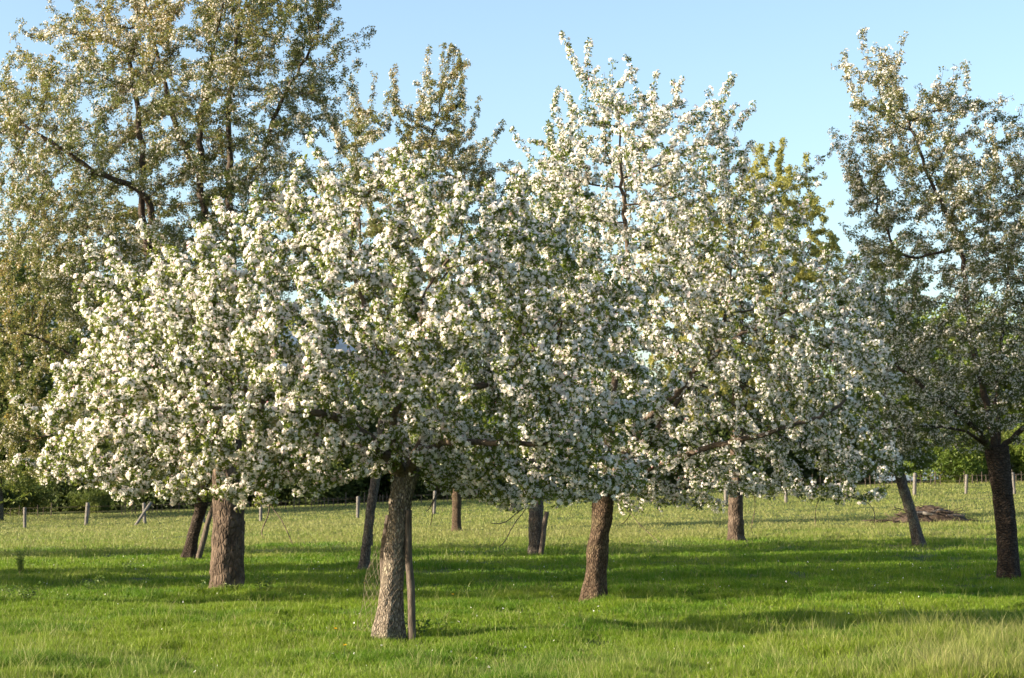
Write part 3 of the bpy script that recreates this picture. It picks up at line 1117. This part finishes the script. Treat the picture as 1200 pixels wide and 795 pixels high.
# ------------------------------------------------------------------ fences
def fence(name, label, posts, d_of, hgt, rad, mat, wires=(), seed=0):
    rng = np.random.default_rng(seed)
    pts = []
    for px in posts:
        d = d_of(px)
        x = (px - 600) / FPX * d
        pts.append(np.array([x, d, float(terrain(x, d))]))
    root = empty(name, tuple(pts[0]))
    tag(root, label, 'fence')
    for k, p in enumerate(pts):
        tb = TB()
        h = hgt * rng.uniform(.9, 1.1)
        lean = rng.normal(0, .05, 3)
        top = p + np.array([lean[0], lean[1], h])
        q = np.linspace(p - np.array([0, 0, .15]), top, 6)
        r = rad * rng.uniform(.85, 1.15)
        tb.tube(np.vstack([q, top + np.array([0, 0, .03])]), list(np.full(6, r)) + [r * .6], 10, True)
        tb.build('post', mat, root, True, pts[0])
    if wires:
        tb = TB()
        for hh in wires:
            for a, b in zip(pts[:-1], pts[1:]):
                m = (a + b) / 2 + np.array([0, 0, hh * hgt - .03])
                tb.tube([a + np.array([0, -rad, hh * hgt]), m + np.array([0, -rad, 0]), b + np.array([0, -rad, hh * hgt])], .006, 3, False)
        tb.build('wire', M_WIRE, root, False, pts[0])
    return root


fence('post_and_wire_fence', 'row of grey wooden posts strung with wire across the middle of the meadow',
      [-40, 32, 103, 172, 240, 307, 420, 509, 600, 710, 850, 920, 990, 1070, 1130, 1187, 1250], lambda px: 100 + 3 * math.sin(px * .013), 1.12, .09, M_WOOD, (.35, .65, .92), 4)
# leaning brace of the third post
p0 = np.array([(168 - 600) / FPX * 99, 99.0, 0.0])
p0[2] = float(terrain(p0[0], p0[1]))
tb = TB()
tb.tube(np.linspace(p0 + np.array([-.35, -.3, -.1]), p0 + np.array([.42, .3, 1.25]), 5), .075, 8)
o = tb.build('fence_brace', M_WOOD, None, True, p0)
o.location = tuple(p0)
tag(o, 'pale pole leaning as a brace beside a fence post, left of the dark leaning trunk', 'brace')

# paling fence along the far edge
pr = np.random.default_rng(12)
x = -46.0
y0 = 120.0
pp = []
while x < 46:
    y = y0 + 1.2 * math.sin(x * .09)
    z = float(terrain(x, y))
    pp.append((x, y, z))
    x += pr.uniform(.2, .34)
b0 = np.array(pp[0])
root = empty('paling_fence', tuple(b0))
tag(root, 'low grey paling fence along the far edge of the meadow in front of the trees', 'fence')
for k in range(0, len(pp) - 1, 24):
    sec = np.array(pp[k:k + 25])
    tb = TB()
    for hh in (.25, .55):
        tb.tube(sec[::6] + np.array([0, .05, hh]), .009, 5)
    for (x, y, z) in sec[:-1]:
        if pr.random() > .45:
            tb.tube(np.array([[x, y + .02, z - .05], [x + pr.normal(0, .03), y + .02, z + pr.uniform(.45, .95)]]), pr.uniform(.016, .034), 5, True)
    tb.build('paling_panel', M_STAKE, root, False, b0)

# ------------------------------------------------------------------ far trees and bushes
def blob_tree(name, label, cat, seed, loc, h, cw_, trunk_h, leaf, n_clump, per, lsize, squash=1.0, group=None, dense=.35, low=False):
    rng = np.random.default_rng(seed)
    loc = np.asarray(loc, float)
    root = empty(name, tuple(loc))
    tag(root, label, cat, group)
    C = []
    while len(C) < n_clump:
        p = rng.uniform(-1, 1, 3)
        rr = np.linalg.norm(p)
        if .35 < rr < 1 and not (low and p[2] < -.7):
            C.append(p * np.array([cw_ / 2, cw_ / 2 * .9, (h - trunk_h) / 2 * squash]) * (.8 + .3 * vnoise(p * 2, seed)))
    C = np.array(C) + np.array([0, 0, trunk_h + (h - trunk_h) / 2])
    tb = TB()
    top = np.array([rng.normal(0, .2), rng.normal(0, .2), h * .75])
    r0 = .02 * h + .05
    path = smooth_poly([[0, 0, -.2], [rng.normal(0, .1), 0, h * .3], top], 12)
    tb.tube(path, np.linspace(r0, r0 * .25, 12), 8)
    o1 = tb.build('trunk', M_GREY_BARK, root, True)
    tb = TB()
    for c in C[::2]:
        k = rng.integers(3, 10)
        s = path[k]
        tb.tube(smooth_poly([s, (s + c) / 2 + np.array([0, 0, .15 * np.linalg.norm(c - s)]), c], 6), np.linspace(r0 * .3, .02, 6), 4, False)
    tb.build('branches', M_TWIG_DARK, root, True)
    sp = dense * cw_ / 2
    rep = np.repeat(np.arange(n_clump), per)
    pos = C[rep] + rng.normal(0, 1, (len(rep), 3)) * sp * np.array([.55, .55, .42])
    pos[:, 2] = np.maximum(pos[:, 2], .1)
    tl = [tpl_leaves(rng, 4, lsize, lsize * .6) for _ in range(6)]
    V, F, v = scatter(rng, tl, pos, rng.normal(0, .6, pos.shape) + np.array([0, 0, .8]), rng.uniform(.7, 1.3, len(pos)),
                      .5 + (rng.random(n_clump)[rep] - .5) * .5 + rng.uniform(-.15, .15, len(rep)))
    link('foliage', mesh_np('foliage', V, F, leaf, v), root)
    return root


def spot(px, d):
    x = (px - 600) / FPX * d
    return (x, d, float(terrain(x, d)))


br = np.random.default_rng(99)
LT = 'fresh green field tree beyond the far fence, seen through the right cherry'
fresh = [blob_tree('field_tree', LT, 'tree', 201, spot(1075, 134), 12.5, 9.5, 1.2, M_BGLEAF, 46, 130, .3, group='fresh green trees beyond the right end of the fence'),
         blob_tree('field_tree', LT, 'tree', 202, spot(1165, 138), 11.5, 10, 1.0, M_BGLEAF, 46, 130, .3, group='fresh green trees beyond the right end of the fence')]
dark = [blob_tree('hedge_tree', 'dark dense tree in the shaded belt beyond the far fence', 'tree', 203, spot(95, 136), 9, 9.5, -1.2, M_BGSHADED, 46, 130, .32, group='dark trees beyond the far fence', low=False),
        blob_tree('hedge_tree', 'dark dense tree in the shaded belt beyond the far fence', 'tree', 204, spot(215, 133), 8, 9.5, -1.2, M_BGSHADED, 46, 130, .32, group='dark trees beyond the far fence')]
for k, (px, d, s) in enumerate(((1240, 132, 1.05), (1020, 146, .95), (1120, 152, 1.15), (1300, 140, 1.1))):
    c = copy_tree(fresh[k % 2], spot(px, d), br.uniform(0, 6), s)
for k, (px, d, s) in enumerate(((155, 141, 1.0), (290, 137, .95), (370, 134, 1.0), (450, 138, .9), (530, 134, 1.0), (610, 137, .95), (690, 134, 1.05), (770, 139, .95),
                                (850, 135, 1.0), (930, 139, 1.0), (985, 136, .85), (330, 146, 1.2), (490, 147, 1.15), (650, 146, 1.2), (810, 148, 1.1), (40, 146, 1.1),
                                (-40, 140, 1.1))):
    c = copy_tree(dark[k % 2], spot(px, d), br.uniform(0, 6), s)

blob_tree('field_tree', 'tall olive green tree beyond the fence at the left edge', 'tree', 221, spot(0, 113), 16.5, 13.0, 1.6, M_BUSH, 90, 150, .26, dense=.25)
blob_tree('shrub', 'sunlit olive green shrub behind the leftmost grey post', 'shrub', 211, spot(30, 127), 2.9, 4.6, .1, M_BUSH, 26, 110, .16)
blob_tree('shrub', 'low rounded green shrub behind the second grey post from the left', 'shrub', 212, spot(112, 124.5), 1.5, 3.0, .05, M_BUSH, 20, 100, .14)
blob_tree('shrub', 'dim green bush at the far left end of the paling fence', 'shrub', 213, spot(-8, 124), 2.2, 3.4, .05, M_BGSHADED, 20, 100, .15)
blob_tree('shrub', 'bright yellow green bush behind the fence, left of the right cherry trunk', 'shrub', 214, spot(1105, 126), 3.4, 5.6, -.3, M_BGLEAF, 30, 120, .18)
blob_tree('shrub', 'yellow green bush behind the fence, right of the right cherry trunk', 'shrub', 215, spot(1215, 127), 3.8, 5.4, -.3, M_BGLEAF, 30, 120, .18)
blob_tree('shrub', 'green bush behind the fence, directly beside the right cherry trunk', 'shrub', 216, spot(1158, 129), 3.6, 5.0, -.3, M_BUSH, 30, 120, .18)

# ------------------------------------------------------------------ brush pile
bp = at(1092, 613)
root = empty('brush_pile', tuple(bp))
tag(root, 'low heap of dead branches and cut wood lying beside the slender leaning trunk', 'brush pile')
rng = np.random.default_rng(31)
mppx = bp[1] / FPX
W = 84 * mppx
n = 26
gx_, gy_ = np.meshgrid(np.linspace(-1, 1, 40), np.linspace(-1, 1, 20))
hz = np.clip(1 - gx_ ** 2, 0, 1) ** .6 * np.clip(1 - gy_ ** 2, 0, 1) ** .6 * (.34 + .42 * fbm(np.stack([gx_ * 3, gy_ * 2, 0 * gx_], -1), 4, 3)) - .03
V = np.stack([gx_ * W * .5, gy_ * .8, hz], -1).reshape(-1, 3)
i = (np.arange(19)[:, None] * 40 + np.arange(39)[None]).reshape(-1)
M_SOIL = plain_noise('rotting_wood', (.026, .018, .013), (.08, .057, .042), (9, 9, 9), .95, .8)
link('mound', mesh_np('mound', V, np.stack([i, i + 1, i + 41, i + 40], -1), M_SOIL, None, True), root)
tb = TB()
for k in range(170):
    cx, cy = rng.normal(0, .27) * W, rng.normal(0, .36)
    L = rng.uniform(.4, 1.5)
    a = rng.normal(0, .5) + (0 if rng.random() < .8 else 1.4)
    el = rng.normal(0, .16)
    z = rng.uniform(.12, .58) * max(.15, 1 - (2 * cx / W) ** 2)
    dv = np.array([math.cos(a) * math.cos(el), math.sin(a) * math.cos(el), math.sin(el)]) * L / 2
    c = np.array([cx, cy, z])
    tb.tube(smooth_poly([c - dv, c + rng.normal(0, .05, 3), c + dv], 6), np.linspace(rng.uniform(.008, .03), .005, 6), 5)
tb.build('dead_branches', M_TWIG_DARK, root, True)
for k, (lx, lz, L, r_) in enumerate(((.2, .3, 1.3, .07), (.55, .24, 1.0, .06), (-.3, .42, 1.2, .05))):
    tb = TB()
    c = np.array([lx, -.55, lz])
    dv = np.array([L / 2, rng.normal(0, .1), rng.normal(0, .06)])
    tb.tube(smooth_poly([c - dv, c + rng.normal(0, .03, 3), c + dv], 8), r_, 9)
    tb.build('log', M_WOOD, root, True)

# ------------------------------------------------------------------ weeds and dandelions
def weed(label, px, py, h, seed, nst=7, lsize=.06, spread=.16, dry=0):
    b = at(px, py)
    rng = np.random.default_rng(seed)
    root = empty('weed', tuple(b))
    tag(root, label, 'weed')
    tb = TB()
    pos, nr = [], []
    for k in range(nst):
        f = np.array([rng.normal(0, spread * .4), rng.normal(0, spread * .4), -.02])
        t = f + np.array([rng.normal(0, spread * .6), rng.normal(0, spread * .6), h * rng.uniform(.6, 1.1)])
        q = smooth_poly([f, (f + t) / 2 + rng.normal(0, .015, 3), t], 7)
        tb.tube(q, np.linspace(.005, .002, 7), 4)
        for s in q[2:]:
            pos.append(s)
            nr.append(np.array([0, 0, 1]) + rng.normal(0, .3, 3))
    tb.build('stem', M_WEED, root, True)
    tl = [tpl_leaves(rng, 4, lsize, lsize * .45, .2) for _ in range(5)]
    V, F, v = scatter(rng, tl, np.array(pos), np.array(nr), rng.uniform(.6, 1.2, len(pos)), .5 + dry + rng.uniform(-.2, .2, len(pos)))
    link('foliage', mesh_np('foliage', V, F, M_WEED, v), root)


weed('slender tall grassy weed standing alone in the shade at the left edge', 24, 672, .45, 1, 16, .05, .1)
weed('leafy pale weed at the left edge of the shade band, second plant from the left', 30, 706, .28, 2, 8, .07, .2)
weed('bushy weed just right of the pale weed near the left edge of the meadow', 108, 695, .26, 3, 8, .06, .22)
weed('upright weed growing at the right foot of the thick cherry trunk', 309, 698, .3, 4, 6, .06, .14)
weed('small weed at the left foot of the thick cherry trunk', 236, 697, .22, 5, 6, .05, .2)
weed('dark leafy weed at the foot of the grey stake by the front trunk', 497, 746, .22, 6, 9, .07, .22)
weed('weed sprouting against the base of the front apple trunk', 452, 750, .24, 7, 7, .05, .12)
weed('tiny weed at the base of the thick cherry trunk, right in front of it', 272, 696, .17, 8, 5, .05, .08)

M_YELLOW = leafy('dandelion_ray', [(0, (.75, .45, .02)), (1, (.8, .55, .03))], .2, .6, False)


def dandelion(label, px, py, seed, group=None):
    b = at(px, py)
    rng = np.random.default_rng(seed)
    root = empty('dandelion', tuple(b))
    tag(root, label, 'flower', group)
    h = rng.uniform(.12, .17)
    tb = TB()
    tb.tube(smooth_poly([[0, 0, -.01], [.01, 0, h * .5], [.02, 0, h]], 5), .003, 4)
    tb.build('stem', M_WEED, root, True)
    V, F, v = [], [], []
    for k in range(26):
        a = rng.uniform(0, 6.28)
        l = rng.uniform(.012, .024)
        c = np.array([.02, 0, h])
        dv = np.array([math.cos(a), math.sin(a), rng.uniform(0, .9)])
        s = np.array([-math.sin(a), math.cos(a), 0]) * .004
        q = len(V)
        V += [c - s * .4, c + s * .4, c + dv * l + s, c + dv * l - s]
        F.append([q, q + 1, q + 2, q + 3])
        v.append(rng.random())
    link('flower_head', mesh_np('flower_head', V, F, M_YELLOW, v), root)


dandelion('yellow dandelion in the sunny grass right of the front trunk, just past the stake', 529, 709, 1)
dandelion('orange yellow dandelion in the near grass left of the front trunk', 391, 752, 2)
dandelion('yellow dandelion in the shade just right of the slim leaning trunk', 426, 693, 3)
dandelion('small yellow dandelion in the sunlit grass below the thick cherry trunk', 402, 778, 4)

# ------------------------------------------------------------------ light, sky, camera
SUN_EL, SUN_AZ = R(15), R(-90 - 13)         # azimuth from +Y, negative = left; a little behind the camera
sd = Vector((math.sin(SUN_AZ) * math.cos(SUN_EL), math.cos(SUN_AZ) * math.cos(SUN_EL), math.sin(SUN_EL)))
li = bpy.data.lights.new('Sun', 'SUN')
li.energy = 4.8
li.angle = R(.53)
li.color = (1.0, .85, .64)
so = bpy.data.objects.new('Sun', li)
so.rotation_euler = sd.to_track_quat('Z', 'Y').to_euler()
so.location = (-30, 0, 40)
COL.objects.link(so)

w = bpy.data.worlds.new('World')
SC.world = w
w.use_nodes = True
nt = w.node_tree
nt.nodes.clear()
sk = nt.nodes.new('ShaderNodeTexSky')
sk.sky_type = 'NISHITA'
sk.sun_disc = False
sk.sun_elevation = SUN_EL
sk.sun_rotation = SUN_AZ
sk.air_density = 1.0
sk.dust_density = 1.5
sk.ozone_density = 1.6
bg = nt.nodes.new('ShaderNodeBackground')
bg.inputs['Strength'].default_value = .092
ow = nt.nodes.new('ShaderNodeOutputWorld')
nt.links.new(sk.outputs[0], bg.inputs['Color'])
nt.links.new(bg.outputs[0], ow.inputs['Surface'])

cam = bpy.data.cameras.new('Camera')
co = bpy.data.objects.new('Camera', cam)
COL.objects.link(co)
co.location = (0, 0, CAMZ)
co.rotation_euler = (R(90) + TILT, 0, 0)
cam.sensor_width = 36
cam.lens = FPX / 1200 * 36
cam.clip_start = .1
cam.clip_end = 6000
cam.dof.use_dof = True
cam.dof.focus_distance = 20.5
cam.dof.aperture_fstop = 6
SC.camera = co

SC.view_settings.view_transform = 'Standard'
SC.view_settings.look = 'None'
SC.view_settings.exposure = 1.85
SC.view_settings.gamma = 1
SC.view_settings.use_curve_mapping = False
SC.cycles.use_denoising = True
SC.cycles.max_bounces = 12
SC.cycles.diffuse_bounces = 8
SC.cycles.transmission_bounces = 8
SC.cycles.transparent_max_bounces = 4
